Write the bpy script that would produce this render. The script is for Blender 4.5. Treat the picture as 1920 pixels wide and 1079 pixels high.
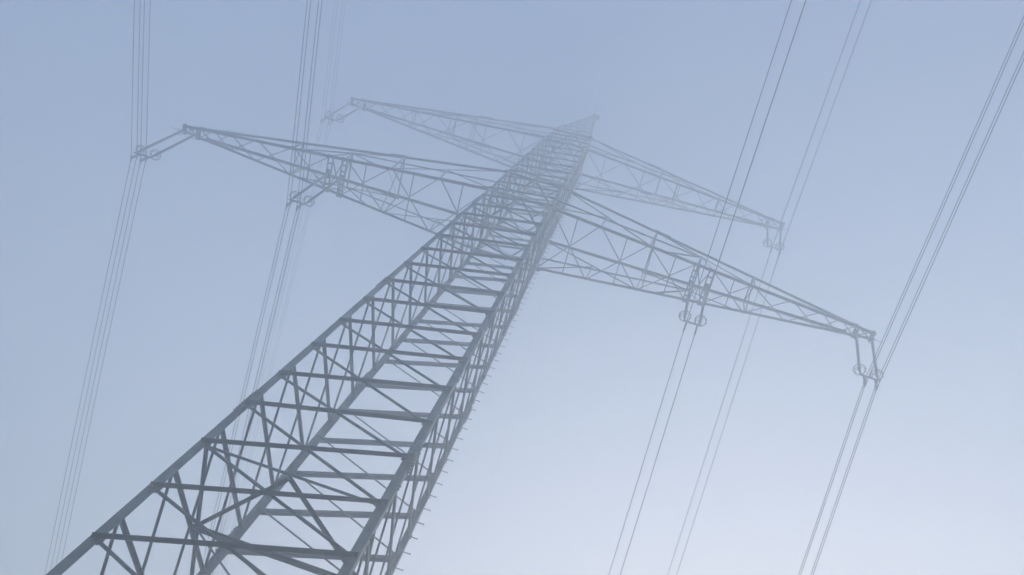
import bpy, math, random
from mathutils import Vector, Matrix

for o in list(bpy.data.objects):
    bpy.data.objects.remove(o)
scene = bpy.context.scene
COL = scene.collection
random.seed(7)

# ------------------------------------------------------------------ camera
ZG = 35.9                      # height of the lower crossarm above the tower's foot
cam_d = bpy.data.cameras.new('camera')
cam = bpy.data.objects.new('camera', cam_d)
COL.objects.link(cam)
R0 = Vector((0.9504830797731424, -0.23395719080646105, 0.2045628214874624))
R1 = Vector((0.2937520999267885, 0.8912098679384705, -0.3456221565202324))
R2 = Vector((-0.10144761630301771, 0.38859877014607647, 0.9158053160947432))
m = Matrix((R0, -R1, -R2)).transposed().to_4x4()
m.translation = Vector((4.220945638385868, -11.427724329167413, -32.87057449381493 + ZG))
cam.matrix_world = m
cam_d.sensor_width = 36.0
cam_d.lens = 1588.341 / 1920 * 36.0
cam_d.clip_start = 0.1
cam_d.clip_end = 5000
scene.camera = cam

# ------------------------------------------------------------------ sky, sun, exposure
SUN_EL, SUN_AZ = math.radians(18), math.radians(24)     # azimuth from +Y towards +X
world = bpy.data.worlds.new("World")
scene.world = world
world.use_nodes = True
wn = world.node_tree
wn.nodes.clear()
sky = wn.nodes.new('ShaderNodeTexSky')
sky.sky_type = 'NISHITA'
sky.sun_disc = False
sky.sun_elevation = SUN_EL
sky.sun_rotation = SUN_AZ
sky.air_density = 1.0
sky.dust_density = 1.5
bg = wn.nodes.new('ShaderNodeBackground')
bg.inputs['Strength'].default_value = 0.15
wo = wn.nodes.new('ShaderNodeOutputWorld')
wn.links.new(sky.outputs[0], bg.inputs[0])
wn.links.new(bg.outputs[0], wo.inputs[0])

sd = bpy.data.lights.new('sun', 'SUN')
sd.energy = 2.0
sd.angle = math.radians(2.0)
sd.color = (1.0, 0.71, 0.34)
sun = bpy.data.objects.new('sun', sd)
COL.objects.link(sun)
sv = Vector((math.cos(SUN_EL) * math.sin(SUN_AZ), math.cos(SUN_EL) * math.cos(SUN_AZ), math.sin(SUN_EL)))
sun.rotation_euler = sv.to_track_quat('Z', 'Y').to_euler()
sun.location = sv * 300

vs = scene.view_settings
vs.view_transform = 'Standard'
vs.look = 'None'
vs.exposure = 1.22
vs.gamma = 1.0
vs.use_curve_mapping = False
scene.cycles.volume_bounces = 6
scene.cycles.max_bounces = 10
scene.cycles.use_denoising = True
HAZE_DENSITY = 0.0296
HAZE_COLOR = (0.884, 0.923, 0.966, 1)
HAZE_ANISO = 0.7

# ------------------------------------------------------------------ materials
def mat(name, base, rough, metal=0.0, var=0.25, scale=3.0, bump=0.0, streak=0.0):
    mt = bpy.data.materials.new(name)
    mt.use_nodes = True
    nt = mt.node_tree
    b = nt.nodes['Principled BSDF']
    tc = nt.nodes.new('ShaderNodeTexCoord')
    no = nt.nodes.new('ShaderNodeTexNoise')
    no.inputs['Scale'].default_value = scale
    no.inputs['Detail'].default_value = 6
    no.inputs['Roughness'].default_value = 0.65
    rp = nt.nodes.new('ShaderNodeValToRGB')
    rp.color_ramp.elements[0].position = 0.3
    rp.color_ramp.elements[1].position = 0.72
    rp.color_ramp.elements[0].color = tuple(c * (1 - var) for c in base) + (1,)
    rp.color_ramp.elements[1].color = tuple(min(1, c * (1 + var)) for c in base) + (1,)
    nt.links.new(tc.outputs['Object'], no.inputs['Vector'])
    nt.links.new(no.outputs['Fac'], rp.inputs[0])
    nt.links.new(rp.outputs[0], b.inputs['Base Color'])
    b.inputs['Roughness'].default_value = rough
    b.inputs['Metallic'].default_value = metal
    if streak:
        n2 = nt.nodes.new('ShaderNodeTexNoise')
        n2.inputs['Scale'].default_value = 9.0
        n2.inputs['Detail'].default_value = 4
        mp = nt.nodes.new('ShaderNodeMapping')
        mp.inputs['Scale'].default_value = (1.0, 1.0, 0.25)
        nt.links.new(tc.outputs['Object'], mp.inputs['Vector'])
        nt.links.new(mp.outputs[0], n2.inputs['Vector'])
        r2 = nt.nodes.new('ShaderNodeValToRGB')
        r2.color_ramp.elements[0].position = 0.58
        r2.color_ramp.elements[1].position = 0.8
        mx = nt.nodes.new('ShaderNodeMix')
        mx.data_type = 'RGBA'
        mx.inputs[7].default_value = (0.13, 0.1, 0.075, 1)
        nt.links.new(n2.outputs['Fac'], r2.inputs[0])
        mm = nt.nodes.new('ShaderNodeMath')
        mm.operation = 'MULTIPLY'
        mm.inputs[1].default_value = streak
        nt.links.new(r2.outputs[0], mm.inputs[0])
        nt.links.new(mm.outputs[0], mx.inputs[0])
        nt.links.new(rp.outputs[0], mx.inputs[6])
        nt.links.new(mx.outputs[2], b.inputs['Base Color'])
    if bump:
        bp = nt.nodes.new('ShaderNodeBump')
        bp.inputs['Strength'].default_value = bump
        nt.links.new(no.outputs['Fac'], bp.inputs['Height'])
        nt.links.new(bp.outputs[0], b.inputs['Normal'])
    return mt

STEEL = mat('galvanised_steel', (0.15, 0.155, 0.15), 0.6, 0.25, 0.35, 2.2, streak=0.5)
STEEL_L = mat('galvanised_leg_steel', (0.27, 0.285, 0.265), 0.6, 0.15, 0.35, 1.6, streak=0.6)
STEEL_D = mat('dull_zinc_steel', (0.2, 0.21, 0.2), 0.65, 0.2, 0.35, 3.0, streak=0.5)
INSUL = mat('grey_insulator_housing', (0.2, 0.21, 0.22), 0.5, 0.0, 0.12, 5.0)
ALU = mat('weathered_aluminium', (0.2, 0.21, 0.22), 0.6, 0.3, 0.15, 4.0)
GRASS = mat('field_grass', (0.07, 0.095, 0.035), 0.95, 0.0, 0.5, 0.6, 0.4)

# ------------------------------------------------------------------ mesh builder
class MB:
    def __init__(self):
        self.v, self.f = [], []

    def prism(self, p0, p1, sec, e, n):
        """extrude the closed 2-D section (list of (a, b) along e, n) from p0 to p1"""
        i = len(self.v)
        k = len(sec)
        for p in (p0, p1):
            for a, b in sec:
                self.v.append(tuple(p + e * a + n * b))
        for j in range(k):
            self.f.append((i + j, i + (j + 1) % k, i + k + (j + 1) % k, i + k + j))
        self.f.append(tuple(i + j for j in range(k))[::-1])
        self.f.append(tuple(i + k + j for j in range(k)))

    def frame(self, p0, p1, n):
        d = (p1 - p0).normalized()
        n = (n - d * n.dot(d))
        if n.length < 1e-6:
            n = d.orthogonal()
        n.normalize()
        return d, d.cross(n), n

    def angle(self, p0, p1, n, wa, wb, t, flip=1, ext=0.0):
        """L-section bar: one flange lies in the plane with normal n (centred on the
        line), the outstanding flange sticks out along n at one edge"""
        d, e, n = self.frame(p0, p1, n)
        p0 = p0 - d * ext
        p1 = p1 + d * ext
        e = e * flip
        s = [(-wa / 2, 0), (wa / 2, 0), (wa / 2, wb), (wa / 2 - t, wb), (wa / 2 - t, t), (-wa / 2, t)]
        self.prism(p0, p1, s, e, n)

    def corner(self, p0, p1, ea, eb, w, t):
        """corner leg: heel on the line, flanges along ea and eb"""
        s = [(0, 0), (w, 0), (w, t), (t, t), (t, w), (0, w)]
        self.prism(p0, p1, s, ea, eb)

    def box(self, p0, p1, n, w, h):
        d, e, n = self.frame(p0, p1, n)
        self.prism(p0, p1, [(-w / 2, -h / 2), (w / 2, -h / 2), (w / 2, h / 2), (-w / 2, h / 2)], e, n)

    def tube(self, pts, r, k=8, closed=False):
        """swept tube along pts"""
        pts = [Vector(p) for p in pts]
        N = len(pts)
        i0 = len(self.v)
        up = None
        for a in range(N):
            if closed:
                d = pts[(a + 1) % N] - pts[a - 1]
            else:
                d = pts[min(a + 1, N - 1)] - pts[max(a - 1, 0)]
            d.normalize()
            if up is None:
                up = d.orthogonal().normalized()
            up = (up - d * up.dot(d)).normalized()
            s = d.cross(up)
            rr = r[a] if isinstance(r, (list, tuple)) else r
            for b in range(k):
                t = 2 * math.pi * b / k
                self.v.append(tuple(pts[a] + (up * math.cos(t) + s * math.sin(t)) * rr))
        for a in range(N if closed else N - 1):
            c = (a + 1) % N
            for b in range(k):
                q = (b + 1) % k
                self.f.append((i0 + a * k + b, i0 + a * k + q, i0 + c * k + q, i0 + c * k + b))
        if not closed:
            self.f.append(tuple(i0 + b for b in range(k))[::-1])
            self.f.append(tuple(i0 + (N - 1) * k + b for b in range(k)))

    def plate(self, c, n, pts2, t, e):
        """polygon plate with outline pts2 in (e, n x e) about c, thickness t along n"""
        n = n.normalized()
        e = (e - n * e.dot(n)).normalized()
        g = n.cross(e)
        i = len(self.v)
        k = len(pts2)
        for s in (-t / 2, t / 2):
            for a, b in pts2:
                self.v.append(tuple(c + e * a + g * b + n * s))
        for j in range(k):
            self.f.append((i + j, i + (j + 1) % k, i + k + (j + 1) % k, i + k + j))
        self.f.append(tuple(i + j for j in range(k))[::-1])
        self.f.append(tuple(i + k + j for j in range(k)))

    def build(self, name, material, parent=None, smooth=False):
        me = bpy.data.meshes.new(name)
        me.from_pydata(self.v, [], self.f)
        me.update()
        if smooth:
            for p in me.polygons:
                p.use_smooth = True
        me.materials.append(material)
        o = bpy.data.objects.new(name, me)
        COL.objects.link(o)
        if parent is not None:
            o.parent = parent
            if parent.location.length > 0 and parent.type == 'EMPTY':
                o.matrix_parent_inverse = Matrix.Translation(-parent.location)
        return o


def tag(o, label=None, cat=None, group=None, kind=None):
    if label: o['label'] = label
    if cat: o['category'] = cat
    if group: o['group'] = group
    if kind: o['kind'] = kind
    return o


def empty(name, loc):
    o = bpy.data.objects.new(name, None)
    o.location = loc
    o.empty_display_size = 0.3
    COL.objects.link(o)
    return o


def V(x, y, z):
    return Vector((x, y, z + ZG))

X, Y, Z = Vector((1, 0, 0)), Vector((0, 1, 0)), Vector((0, 0, 1))

# ------------------------------------------------------------------ ground
def gz(x, y):
    return -12.0 * math.tanh(y / 100.0) + 0.12 * math.sin(x * 0.11 + 1) * math.sin(y * 0.09) \
        + 0.5 * math.sin(x * 0.017) * math.cos(y * 0.013 + 0.4)

g = MB()
ng, half = 120, 380.0
gx = [half * ((i / ng * 2 - 1) ** 3 * 0.75 + (i / ng * 2 - 1) * 0.25) for i in range(ng + 1)]
for yy in gx:
    for xx in gx:
        g.v.append((xx, yy, gz(xx, yy)))
for a in range(ng):
    for b in range(ng):
        i = a * (ng + 1) + b
        g.f.append((i, i + 1, i + ng + 2, i + ng + 1))
tag(g.build('ground', GRASS, smooth=True), kind='structure')

# ------------------------------------------------------------------ tower body
W16, S_LO, S_UP, KY = 1.2910, 0.01966, 0.0150, 1.0841

def hw(z):
    return W16 - (S_LO if z < 0 else S_UP) * z

def hwy(z):
    return hw(z) * KY

LV = [-24.0, -22.61, -21.15, -19.62, -18.25, -16.7, -15.15, -13.61, -12.05, -10.49, -8.9, -7.34,
      -5.78, -4.37, -2.92, -1.37, 0.0]
low = [-24.0]
while low[-1] > -ZG + 1.9:
    low.append(low[-1] - 1.5)
LEV = low[:0:-1] + LV + [1.2, 2.35, 3.5] + [3.5 + 9.4 * i / 7 for i in range(1, 8)] + [13.95, 15.0, 16.08]
N0 = len(low) - 1              # index of level z = -24.0

tower = empty('lattice_tower', (0, 0, 0))
tag(tower, 'tall grey steel lattice pylon rising into the fog, carrying two levels of crossarms', 'pylon')

def legw(z):
    return 0.165 if z < -12 else (0.15 if z < 0 else 0.125)

def sidez(k):
    """level of the staggered nodes of the side faces"""
    a = LEV[k]
    b = LEV[min(k + 1, len(LEV) - 1)]
    return a + 0.42 * (b - a)

for sx, sy in ((-1, -1), (1, -1), (-1, 1), (1, 1)):
    mb = MB()
    segs = [-ZG - 0.6, -19.55, -12.1, -4.5, 0.0, 7.6, 16.08]
    for za, zb in zip(segs, segs[1:]):
        w = legw((za + zb) / 2)
        p0 = V(sx * (hw(za) + w / 2), sy * (hwy(za) + 0.004), za)
        p1 = V(sx * (hw(zb) + w / 2), sy * (hwy(zb) + 0.004), zb)
        mb.corner(p0, p1, X * -sx, Y * -sy, w, 0.018)
    # node bolts: heads on the side flange and on the face flange
    for k in range(N0 - 3, len(LEV) - 1):
        w = legw(LEV[k])
        zz = sidez(k)
        for dz in (-0.05, 0.05):
            q = V(sx * (hw(zz) + w / 2), sy * (hwy(zz) - 0.07), zz + dz)
            mb.tube([q, q + X * sx * 0.035], 0.022, 6)
        for dz in (-0.05, 0.05):
            q = V(sx * hw(LEV[k]), sy * (hwy(LEV[k]) + 0.02), LEV[k] + dz)
            mb.tube([q, q + Y * sy * 0.045], 0.016, 6)
        if k > N0 - 3 and LEV[k] < 13:
            q = V(sx * (hw(LEV[k]) - w * 0.3), sy * (hwy(LEV[k]) - 0.022), LEV[k] - 0.02)
            mb.plate(q, Y * sy, [(-.08, -.1), (.05, -.1), (.08, -.03), (.08, .08), (-.05, .1), (-.08, .05)], 0.01, X)
    leg = mb.build('leg', STEEL_L, tower)
    # splice plates with bolt rows
    for zc in (-19.55, -12.1, -4.5, 7.6):
        w = legw(zc)
        sp = MB()
        L2_ = 0.42
        za, zb = zc - L2_, zc + L2_
        xa, ya = hw(zc) + w / 2, hwy(zc)
        slope = (hw(zb) - hw(za)) / (zb - za)
        up = Vector((sx * slope, sy * slope * KY, 1)).normalized()
        c = V(sx * hw(zc), sy * (ya + 0.014), zc)
        sp.box(c - up * L2_, c + up * L2_, Y * sy, w * 0.98, 0.016)
        c2 = V(sx * (xa + 0.009), sy * (ya - w / 2), zc)
        sp.box(c2 - up * L2_, c2 + up * L2_, X * sx, w * 0.98, 0.016)
        for r in range(8):
            for q in (-1, 1):
                h = (r - 3.5) * 0.1
                b = c + up * h + X * q * w * 0.27
                sp.tube([b, b + Y * sy * 0.04], 0.021, 6)
                b = c2 + up * h + Y * q * w * 0.27
                sp.tube([b, b + X * sx * 0.04], 0.021, 6)
        sp.build('splice_plate', STEEL_L, leg)

# ---- face bracing
def on_face(face, side, z):
    """point on a face at its left (-1) or right (+1) leg"""
    if face == 'near':
        return V(side * hw(z), -hwy(z), z)
    if face == 'far':
        return V(side * hw(z), hwy(z), z)
    if face == 'left':
        return V(-hw(z) - legw(z) / 2, side * (hwy(z) - 0.05), z)
    return V(hw(z) + legw(z) / 2, side * (hwy(z) - 0.05), z)

NRM = {'near': -Y, 'far': Y, 'left': -X, 'right': X}
stuff = MB()
n_brace = 0

def brace(face, za, zb, thick, outside, own):
    """bar from the -1 leg at za to the +1 leg at zb"""
    global n_brace
    n = NRM[face]
    p0, p1 = on_face(face, -1, za), on_face(face, 1, zb)
    hi = max(za, zb)
    k = 1.0 if hi < 1 else 0.76
    w = ((0.112 if outside else 0.072) if thick else 0.045) * k
    mb = MB() if own else stuff
    if outside:
        off = n * 0.026
        mb.angle(p0 + off, p1 + off, n, w, w * 0.9, 0.01, -1 if n.x + n.y > 0 else 1, 0.05)
    else:
        off = n * -0.024
        mb.angle(p0 + off, p1 + off, -n, w, w * 0.9, 0.008, 1 if n.x + n.y > 0 else -1, 0.03)
    if own:
        o = mb.build('brace', STEEL if thick else STEEL_D, tower)
        n_brace += 1

for k in range(len(LEV) - 1):
    own = N0 - 2 <= k < N0 + 10
    z0, z1 = LEV[k], LEV[k + 1]
    for f in ('near', 'far'):
        brace(f, z0, z1, True, True, own)      # rising to +x
        brace(f, z1, z0, False, False, own)    # falling to +x
    if k + 2 < len(LEV):
        s0, s1 = sidez(k), sidez(k + 1)
        for f in ('left', 'right'):
            brace(f, s0, s1, True, False, own)
            brace(f, s1, s0, False, False, own)
stuff_o = stuff.build('brace', STEEL, tower)
tag(stuff_o, 'rows of small diagonal braces fading into the fog up the tower', kind='stuff')

# ---- horizontal frames (diaphragms)
def strut(p0, p1, n, w, name='strut', flip=1, t=0.01):
    mb = MB()
    mb.angle(p0, p1, n, w, w, t, flip, 0.02)
    return mb.build(name, STEEL, tower)

zd = LEV[N0 + 2]
c4 = [V(sx * hw(zd), sy * (hwy(zd) - 0.03), zd) for sx, sy in ((-1, -1), (1, -1), (1, 1), (-1, 1))]
mids = []
for i in range(4):
    a, b = c4[i], c4[(i + 1) % 4]
    n = [Y, -X, -Y, X][i]
    strut(a + n * 0.03, b + n * 0.03, n, 0.06)
    mids.append((a + b) / 2 + n * 0.04 - Z * 0.06)
for i in range(4):
    strut(mids[i], mids[(i + 1) % 4], -Z, 0.064 if i in (0, 3) else 0.045)
for dy in (-0.045, 0.045):                 # double tie between the side faces
    strut(mids[3] + Y * dy - Z * .03, mids[1] + Y * dy - Z * .03, -Z, 0.07, 'tie_beam', -1 if dy > 0 else 1)
# through members at the crossarm chords: horizontals and crosses
for zz, w in ((0.0, 0.1), (3.5, 0.1), (12.9, 0.085), (16.08, 0.085)):
    a = hw(zz)
    b = hwy(zz)
    for sy in (-1, 1):
        strut(V(-a, sy * (b - 0.03), zz + 0.04), V(a, sy * (b - 0.03), zz + 0.04), Y * -sy, w)
    for sx in (-1, 1):
        strut(V(sx * (a - 0.03), -b, zz + 0.05), V(sx * (a - 0.03), b, zz + 0.05), X * -sx, w * 0.7)
    md = [V(-a, 0, zz - .02), V(0, -b, zz - .02), V(a, 0, zz - .02), V(0, b, zz - .02)]
    for i in range(4):
        strut(md[i], md[(i + 1) % 4], -Z, 0.075)
    for i, (sx, sy) in enumerate(((-1, -1), (1, -1), (1, 1), (-1, 1))):
        strut(V(sx * a, sy * b, zz + .02), (md[i] + md[(i + 1) % 4]) / 2 + Z * .04, Z, 0.055)

# gusset plates where the arms join the body
gp = []
for zz, s in ((0.0, 0.30), (3.5, 0.26), (12.9, 0.24), (16.08, 0.2)):
    for sx in (-1, 1):
        for sy in (-1, 1):
            mb = MB()
            mb.plate(V(sx * hw(zz), sy * (hwy(zz) - 0.012), zz), Y * sy,
                     [(-s, -s * .6), (s * .5, -s), (s, -s * .3), (s * .8, s * .7), (-s * .4, s)], 0.014, X)
            mb.build('gusset_plate', STEEL, tower)

# ---- step bolts up the far right leg
z = -33.0
while z < 16:
    w = legw(z)
    p = V(hw(z) + w / 2 - 0.02, hwy(z) - w * 0.62, z)
    mb = MB()
    mb.tube([p, p + X * 0.185, p + X * 0.186, p + X * 0.2], [0.013, 0.013, 0.023, 0.023], 6)
    mb.build('step_bolt', STEEL, tower)
    z += 0.53

# ---- earth wire peak
PEAK = 28.9
pk = MB()
zp0 = 16.08
def pk_pt(sx, sy, s):
    a, b = hw(zp0), hwy(zp0)
    return V(sx * (a * (1 - s) + 0.09 * s), sy * (b * (1 - s) + 0.09 * s), zp0 + (PEAK - zp0) * s)
for sx in (-1, 1):
    for sy in (-1, 1):
        pk.corner(pk_pt(sx, sy, 0), pk_pt(sx, sy, 1), X * -sx, Y * -sy, 0.085, 0.01)
peak = pk.build('peak', STEEL, tower)
ps = [0, .16, .31, .45, .58, .7, .81, .91]
for a, b in zip(ps, ps[1:]):
    for i, (s1, s2, n) in enumerate((((-1, -1), (1, -1), -Y), ((-1, 1), (1, 1), Y),
                                     ((-1, -1), (-1, 1), -X), ((1, -1), (1, 1), X))):
        aa, bb = (a, b) if i < 2 else (a + (b - a) * .4, min(1, b + (b - a) * .4))
        mb = MB()
        mb.angle(pk_pt(*s1, aa) + n * 0.006, pk_pt(*s2, bb) + n * 0.006, n, 0.045, 0.04, 0.006)
        mb.angle(pk_pt(*s1, bb) - n * 0.022, pk_pt(*s2, aa) - n * 0.022, -n, 0.035, 0.035, 0.006)
        mb.build('brace', STEEL, peak)
mb = MB()
mb.box(V(-0.12, 0, PEAK + .03), V(0.42, 0, PEAK + .03), Z, 0.34, 0.12)
mb.box(V(0, -0.2, PEAK - .1), V(0, 0.2, PEAK - .1), Z, 0.3, 0.1)
mb.tube([V(0, 0, PEAK), V(0, 0, PEAK - 0.28)], 0.03)
mb.build('earth_wire_bracket', STEEL, peak)

# ------------------------------------------------------------------ crossarms
def crossarm(sx, zb, ztop, L, d, zt, Lj, xs, beams, mids_x, lab, kc):
    """one arm: sx side, bottom chord level zb, top chord level ztop, tip x = L"""
    a0, b0 = hw(zb), hwy(zb)
    a1, b1 = hw(ztop), hwy(ztop)

    def bot(sy, x):
        t = (x - a0) / (L - a0)
        return V(sx * x, sy * (b0 + (d - b0) * t), zb + (zt - zb) * t)

    jb = {sy: bot(sy, Lj) for sy in (-1, 1)}

    def top(sy, x):
        t = (x - a1) / (Lj - a1)
        q = V(sx * a1, sy * b1, ztop)
        return q + (jb[sy] + Z * 0.09 - q) * t

    def fp(sy, x, t):
        return bot(sy, x).lerp(top(sy, x), t)

    root = MB()
    for sy in (-1, 1):                     # gussets along the chords
        for x in xs[1:-1]:
            if any(abs(x - q[0]) < .1 for q in beams):
                continue
            s = 0.085 * kc
            root.plate(bot(sy, x) - Y * sy * 0.05 + Z * .01, Z, [(-s, -s * .5), (s, -s * .5), (s * .6, s * .6), (-s * .6, s * .6)], 0.01, X)
        root.plate(bot(sy, Lj) + Z * 0.05, Y, [(-.3, -.07), (.3, -.07), (.3, .1), (-.3, .12)], 0.014, X)
    arm = root.build('crossarm', STEEL, tower)
    tag(arm, lab)

    def bar(p0, p1, n, w, name='brace', flip=1, m=STEEL):
        mb = MB()
        mb.angle(p0, p1, n, w, w, max(0.006, w * 0.1), flip, 0.02)
        return mb.build(name, m, arm)

    for sy in (-1, 1):
        bar(bot(sy, a0 - 0.05), bot(sy, L + 0.05), -Y * sy, 0.108 * kc, 'bottom_chord', sx * sy)
        bar(top(sy, a1 - 0.05), top(sy, Lj), -Y * sy, 0.112 * kc, 'top_chord', -sx * sy)
        # splices on the chords
        for xc, fn in ((6.0 * L / 15, top),):
            if fn is top:
                q0, q1 = fn(sy, xc - .35), fn(sy, xc + .35)
                mb = MB()
                mb.box(q0 + Z * -0.06, q1 + Z * -0.06, Z, 0.13 * kc, 0.02)
                mb.build('splice_plate', STEEL, arm)
    # bottom plane: crosses, with a strut through the centre of every other one
    w = 0.042 * kc
    for i, (xa, xb) in enumerate(zip(xs, xs[1:])):
        bar(bot(-1, xa) - Z * .035, bot(1, xb) - Z * .035, -Z, w)
        bar(bot(-1, xb) - Z * .012, bot(1, xa) - Z * .012, Z, w)
        if xb - xa > 1.35 and xa < L * 0.62:
            xc = xa + (xb - xa) * bot(-1, xa).y / (bot(-1, xa).y + bot(-1, xb).y)
            bar(bot(-1, xc) + Z * .015, bot(1, xc) + Z * .015, Z, w)
    # built-up hanger beams
    for x, wid in beams:
        mb = MB()
        p0, p1 = bot(-1, x), bot(1, x)
        span = abs(p1.y - p0.y)
        for q in (-1, 1):
            mb.box(p0 + X * q * wid / 2 - Z * .09 - Y * .05, p1 + X * q * wid / 2 - Z * .09 + Y * .05, Z, 0.045, 0.08)
        nb = max(2, int(span / 0.27))
        for i in range(nb + 1):
            y = p0.y + (p1.y - p0.y) * i / nb
            mb.box(Vector((p0.x - wid / 2, y, p0.z - .145)), Vector((p0.x + wid / 2, y, p0.z - .145)), Z, 0.075, 0.012)
        # bearing block in the middle that the string hangs from
        mb.box(Vector((p0.x, -.11, p0.z - .11)), Vector((p0.x, .11, p0.z - .11)), Z, wid * 1.15, 0.1)
        mb.build('hanger_beam', STEEL, arm)
    # side faces
    xm, xn1, xn2, xo = mids_x
    for sy in (-1, 1):
        n = -Y * sy
        M = fp(sy, xm, 0.62)
        A = fp(sy, xn2, 0.97)
        B = fp(sy, xn1, 0.52)
        T = V(sx * a1, sy * b1, ztop)
        tw = 0.055 * kc
        bar(M, V(sx * hw(zb + 1.27 * (ztop - zb) / 3.5), sy * hwy(zb + 1.27 * (ztop - zb) / 3.5), zb + 1.27 * (ztop - zb) / 3.5), n, tw * 1.1)
        bar(fp(sy, xs[2], 0), T, n, tw * .8)
        bar(M, A, n, tw * .8)
        bar(M, fp(sy, xn2 + .5, 0), n, tw)
        bar(M, fp(sy, xo - .25, 0), n, tw * .8)
        bar(A, fp(sy, xs[2], 0), n, tw * .8)
        bar(B, fp(sy, xs[1], 0), n, tw * .7)
        bar(B, V(sx * a0, sy * b0, zb), n, tw * .8)
        bar(fp(sy, xo, 1), fp(sy, xo, 0), n, tw)
        for x in (xs[3], xs[4]):
            bar(M, fp(sy, x, 0), n, tw * .7)
    # transverse frames
    bar(fp(-1, xm, .62), fp(1, xm, .62), Z, 0.06 * kc)
    bar(fp(-1, xm, .62), fp(1, xm, 0), X, 0.045 * kc)
    for x in (xn2, xo):
        bar(fp(-1, x, 1), fp(1, x, 1), Z, 0.055 * kc)
        bar(fp(-1, x, 1), fp(1, x, 0), X, 0.045 * kc)
        bar(fp(-1, x, 0), fp(1, x, 1), -X, 0.03 * kc)
    # tip
    for q in (L - .02,):
        p = [bot(s, q) for s in (-1, 1)]
        mb = MB()
        mb.box(p[0] - Y * .05 + Z * .02, p[1] + Y * .05 + Z * .02, Z, .09, .09)
        mb.build('tip_beam', STEEL, arm)
    return bot

LOW = dict(zb=0.0, ztop=3.5, L=15.0, d=0.167, zt=0.186, Lj=14.0)
UPP = dict(zb=12.9, ztop=16.08, L=12.52, d=0.203, zt=13.187, Lj=11.7)
xl = [1.30, 3.45, 5.55, 7.58, 8.20, 9.93, 11.6, 12.82, 13.6, 14.28, 14.95]
xu = [1.10, 3.35, 5.5, 7.48, 8.65, 9.78, 10.88, 11.66, 12.4]
bl = [(7.58, .20), (8.20, .20), (14.28, .14), (14.93, .12)]
bu = [(11.66, .14), (12.42, .12)]
crossarm(-1, xs=xl, beams=bl, mids_x=(7.72, 3.55, 5.74, 10.0), lab='longer lower arm on the left side', kc=1.0, **LOW)
crossarm(1, xs=xl, beams=bl, mids_x=(7.72, 3.55, 5.74, 10.0), lab='longer lower arm on the right side', kc=1.0, **LOW)
crossarm(-1, xs=xu, beams=bu, mids_x=(6.5, 3.78, 5.5, 8.88), lab='shorter upper arm on the left side, half lost in fog', kc=.92, **UPP)
crossarm(1, xs=xu, beams=bu, mids_x=(6.5, 3.78, 5.5, 8.88), lab='shorter upper arm on the right side, half lost in fog', kc=.92, **UPP)

# ------------------------------------------------------------------ insulator sets
def ring(mb, c, r, tube, gap_dir, gap=0.5, n=28, tilt=0.0):
    a0 = math.atan2(gap_dir[1], gap_dir[0])
    pts = []
    for i in range(n + 1):
        a = a0 + gap / 2 + (2 * math.pi - gap) * i / n
        pts.append(c + Vector((math.cos(a) * r, math.sin(a) * r, tilt * math.cos(a - a0) * r)))
    mb.tube(pts, tube, 8)
    return pts[0], pts[-1]

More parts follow.
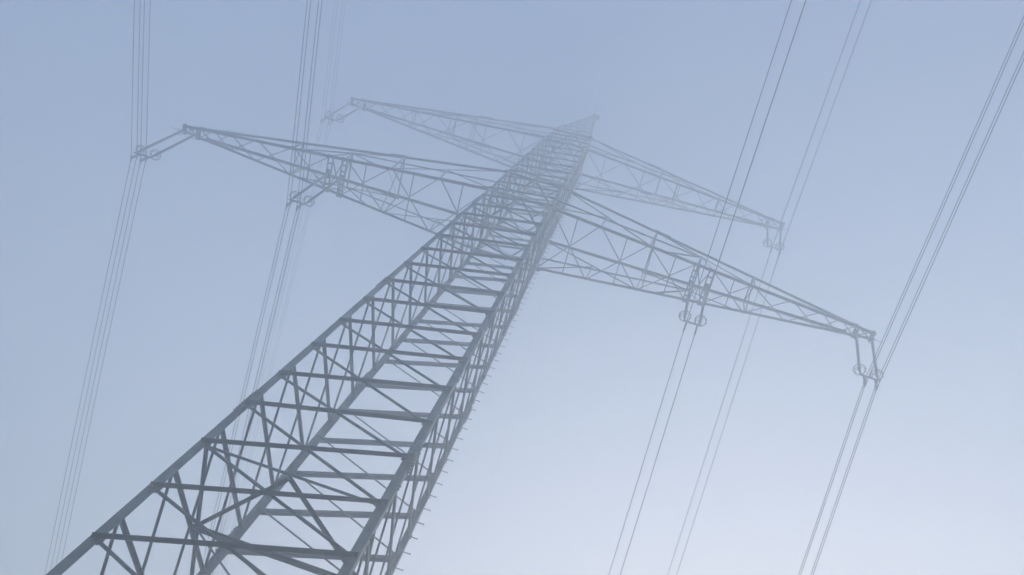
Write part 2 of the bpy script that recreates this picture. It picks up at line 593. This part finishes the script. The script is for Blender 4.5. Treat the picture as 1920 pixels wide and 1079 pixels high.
def insulator(sx, tops, bots, ztop, zbot, zyoke, clamps, label):
    """double suspension set. tops / bots: the two strings' |x|; clamps: (|x|, z) of four wires"""
    xm = sx * sum(tops) / 2
    root = empty('insulator_set', (xm, 0, ztop + ZG))
    tag(root, label, 'insulator', 'insulator sets hanging from the crossarms')
    for tx, bx in zip(tops, bots):
        outer = tx == max(tops)
        p0, p1 = V(sx * tx, 0, ztop), V(sx * bx, 0, zbot)
        d = (p1 - p0).normalized()
        ln = (p1 - p0).length
        # sheds
        pts, rad = [], []
        s = 0.42
        npitch = 34
        e0, e1 = 0.45, ln - 0.12
        pts += [p0 + d * 0.38, p0 + d * (e0 - .001)]
        rad += [0.028, 0.028]
        for i in range(npitch):
            u = e0 + (e1 - e0) * i / npitch
            h = (e1 - e0) / npitch
            pts += [p0 + d * u, p0 + d * (u + h * .45), p0 + d * (u + h * .55), p0 + d * (u + h * .8)]
            rad += [0.036, 0.058, 0.056, 0.036]
        pts += [p0 + d * e1, p0 + d * (ln)]
        rad += [0.036, 0.03]
        mb = MB()
        mb.tube(pts, rad, 10)
        rod = mb.build('insulator_rod', INSUL, root, True)
        # upper link and end caps
        mb = MB()
        mb.tube([p0 + Z * 0.04, p0 + d * .16], 0.03, 8)
        mb.box(p0 + d * .12, p0 + d * .3, X, .05, .03)
        mb.tube([p0 + d * .28, p0 + d * .47], 0.042, 8)
        mb.build('link', STEEL, root)
        mb = MB()
        mb.tube([p1 - d * .16, p1 + d * .03], 0.045, 8)
        mb.tube([p1 + d * .0, V(sx * bx, 0, zyoke + .02)], 0.028, 8)
        mb.build('end_fitting', STEEL, root)
        # small arcing ring at the top
        mb = MB()
        a, b = ring(mb, p0 + d * .44, 0.13, 0.013, (sx, .3), 1.6)
        mb.tube([p0 + d * .4, p0 + d * .44 + Vector((-sx * .13, 0, 0))], .011, 6)
        mb.build('arcing_ring', STEEL, root)
        if outer:
            mb = MB()
            q = p0 + d * .38
            mb.tube([q, q + Vector((sx * .12, -.04, .05)), q + Vector((sx * .22, -.05, .0)),
                     q + Vector((sx * .34, -.06, .0)), q + Vector((sx * .42, -.07, .06))], .012, 6)
            mb.build('arcing_horn', STEEL, root)
        # grading ring at the live end
        mb = MB()
        c = p1 - d * .13
        a, b = ring(mb, c, 0.205, 0.019, (sx, -.25), 0.5)
        for e in (a, b):
            mb.tube([e - Z * .03, e + Z * .03], [.034, .034], 8)
        for t in (.0,):
            f = c + Vector((-sx * .205 * math.cos(t), .205 * math.sin(t), 0))
            mb.tube([f, p1 + d * .02], .011, 6)
        ring(mb, c - Z * .11, 0.17, 0.012, (sx, -.25), 2.0)
        mb.build('grading_ring', STEEL, root, True)
    # yoke plate between the strings
    x0, x1 = sx * min(bots), sx * max(bots)
    mb = MB()
    cx = (x0 + x1) / 2
    hw_ = abs(x1 - x0) / 2
    mb.plate(V(cx, 0, zyoke), Y, [(-hw_ - .06, -.05), (hw_ + .06, -.05), (hw_ + .06, .03), (hw_ * .5, .06),
                                 (-hw_ * .5, .06), (-hw_ - .06, .03)], 0.03, X)
    mb.build('yoke_plate', STEEL, root)
    # two hanger plates, each with two suspension clamps
    for xk in sorted(set(round(c[0], 2) for c in clamps)):
        pair = sorted([c for c in clamps if abs(c[0] - xk) < .011], key=lambda c: -c[2])
        up_, lo_ = pair
        pa = V(sx * (up_[1] + .03), 0, zyoke)
        pb = V(sx * lo_[1], 0, lo_[2])
        mb = MB()
        for q in (-1, 1):
            mb.box(pa + Y * q * .03, pb + Y * q * .03, Y, .055, .012)
        for u in (.05, .5, .95):
            c = pa.lerp(pb, u)
            mb.tube([c - Y * .05, c + Y * .05], .022, 8)
        mb.build('hanger_plate', STEEL, root)
        for cc in pair:
            c = V(sx * cc[1], 0, cc[2])
            mb = MB()
            mb.tube([c - Y * .14 - Z * .004, c - Y * .07, c, c + Y * .07, c + Y * .14 - Z * .012],
                    [.018, .03, .038, .03, .018], 8)
            mb.box(c + Z * .0, c + Z * .07, X, .05, .05)
            mb.build('suspension_clamp', STEEL, root)

# clamp tuples: (pair key, x, z)
def clampset(xa, xb, zu, zl, lean=.02):
    return [(xa, xa + lean, zu), (xa, xa - lean, zl), (xb, xb + lean, zu), (xb, xb - lean, zl)]

SETS = {
    'lo': (-1, clampset(14.13, 13.74, -4.46, -4.84, .012)),
    'li': (-1, clampset(7.79, 7.39, -4.45, -4.83)),
    'lu': (-1, clampset(11.83, 11.44, 7.86, 7.45, .01)),
    'ro': (1, clampset(14.20, 13.80, -4.55, -4.90)),
    'ri': (1, clampset(7.80, 7.40, -4.50, -4.90)),
    'ru': (1, clampset(11.90, 11.47, 8.22, 7.82)),
}
low_t, low_b = (14.28, 14.90), (13.76, 14.38)
inn_t, inn_b = (7.58, 8.20), (7.37, 7.95)
upp_t, upp_b = (11.66, 12.40), (11.36, 11.98)
insulator(-1, low_t, low_b, 0.02, -3.93, -4.22, SETS['lo'][1], 'pair of insulator rods at the outer tip of the lower left arm')
insulator(-1, inn_t, inn_b, -0.05, -3.85, -4.16, SETS['li'][1], 'pair of insulator rods halfway along the lower left arm')
insulator(-1, upp_t, upp_b, 13.0, 8.75, 8.3, SETS['lu'][1], 'faint pair of insulator rods at the tip of the upper left arm')
insulator(1, low_t, low_b, 0.02, -3.85, -4.18, SETS['ro'][1], 'pair of insulator rods at the outer tip of the lower right arm')
insulator(1, inn_t, inn_b, -0.05, -3.85, -4.18, SETS['ri'][1], 'pair of insulator rods halfway along the lower right arm')
insulator(1, upp_t, upp_b, 13.0, 8.95, 8.55, SETS['ru'][1], 'faint pair of insulator rods at the tip of the upper right arm')

# ------------------------------------------------------------------ wires
SAG = 0.000456
def wire(x, z, r, nearv, farv, name, label, cat, group=None):
    pts = []
    ys = [-130, -100, -75, -55, -40, -30, -22, -16, -11, -7, -4, -2, -1, -.4]
    for y in ys:
        pts.append(V(x + nearv[0] * -y, y, z + nearv[1] * -y + SAG * y * y))
    pts.append(V(x, 0, z))
    for y in (.4, 1, 2, 4, 7, 11, 16, 22, 30, 40, 55, 75, 100, 130, 160):
        pts.append(V(x + farv[0] * y, y, z + farv[1] * y + SAG * y * y))
    mb = MB()
    mb.tube(pts, r, 8)
    o = mb.build(name, ALU, None, True)
    tag(o, label, cat, group)
    return o

NEARV, FARV = (-0.0288, -0.0270), (0.0165, -0.2755)
names_b = {
    'lo': 'from the far left insulators of the lower arm',
    'li': 'from the inner left insulators of the lower arm',
    'lu': 'from the faint upper left insulators',
    'ro': 'from the far right insulators of the lower arm',
    'ri': 'from the inner right insulators of the lower arm',
    'ru': 'from the faint upper right insulators',
}
for key, (sx, cl) in SETS.items():
    outer = max(c[1] for c in cl)
    ordered = sorted(cl, key=lambda c: (sx * round(c[0], 2), c[2]))
    ordn = ['first', 'second', 'third', 'last']
    xs_ = sorted(set(c[0] for c in cl))
    for c in cl:
        zmax = max(q[2] for q in cl)
        lvl = 'upper' if c[2] > zmax - .1 else 'lower'
        side = 'left' if (c[0] == xs_[1]) == (sx < 0) else 'right'
        wire(sx * c[1], c[2], 0.0112 if key in ('lu', 'ru') else 0.0145, NEARV, FARV, 'power_line',
             '%s wire of the %s pair hanging %s' % (lvl, side, names_b[key]),
             'power line', 'conductors of the four wire bundle hung ' + names_b[key])
wire(0.0, PEAK - .28, 0.016, (-0.0405, -0.085), (0.0165, -0.275), 'earth_wire',
     'single very faint earth wire running over the tip of the pylon', 'earth wire')

# ------------------------------------------------------------------ haze
hz = MB()
B, zlo, zhi = 395.0, -15.5, ZG + PEAK + 2.0
c8 = [(sx * B, sy * B, zz) for zz in (zlo, zhi) for sx, sy in ((-1, -1), (1, -1), (1, 1), (-1, 1))]
hz.v = c8
hz.f = [(3, 2, 1, 0), (4, 5, 6, 7), (0, 1, 5, 4), (1, 2, 6, 5), (2, 3, 7, 6), (3, 0, 4, 7)]
hm = bpy.data.materials.new('haze')
hm.use_nodes = True
nt = hm.node_tree
nt.nodes.clear()
out = nt.nodes.new('ShaderNodeOutputMaterial')
pv = nt.nodes.new('ShaderNodeVolumePrincipled')
pv.inputs['Color'].default_value = HAZE_COLOR
pv.inputs['Density'].default_value = HAZE_DENSITY
pv.inputs['Anisotropy'].default_value = HAZE_ANISO
nt.links.new(pv.outputs[0], out.inputs['Volume'])
tag(hz.build('haze', hm), kind='stuff')
print('braces', n_brace)
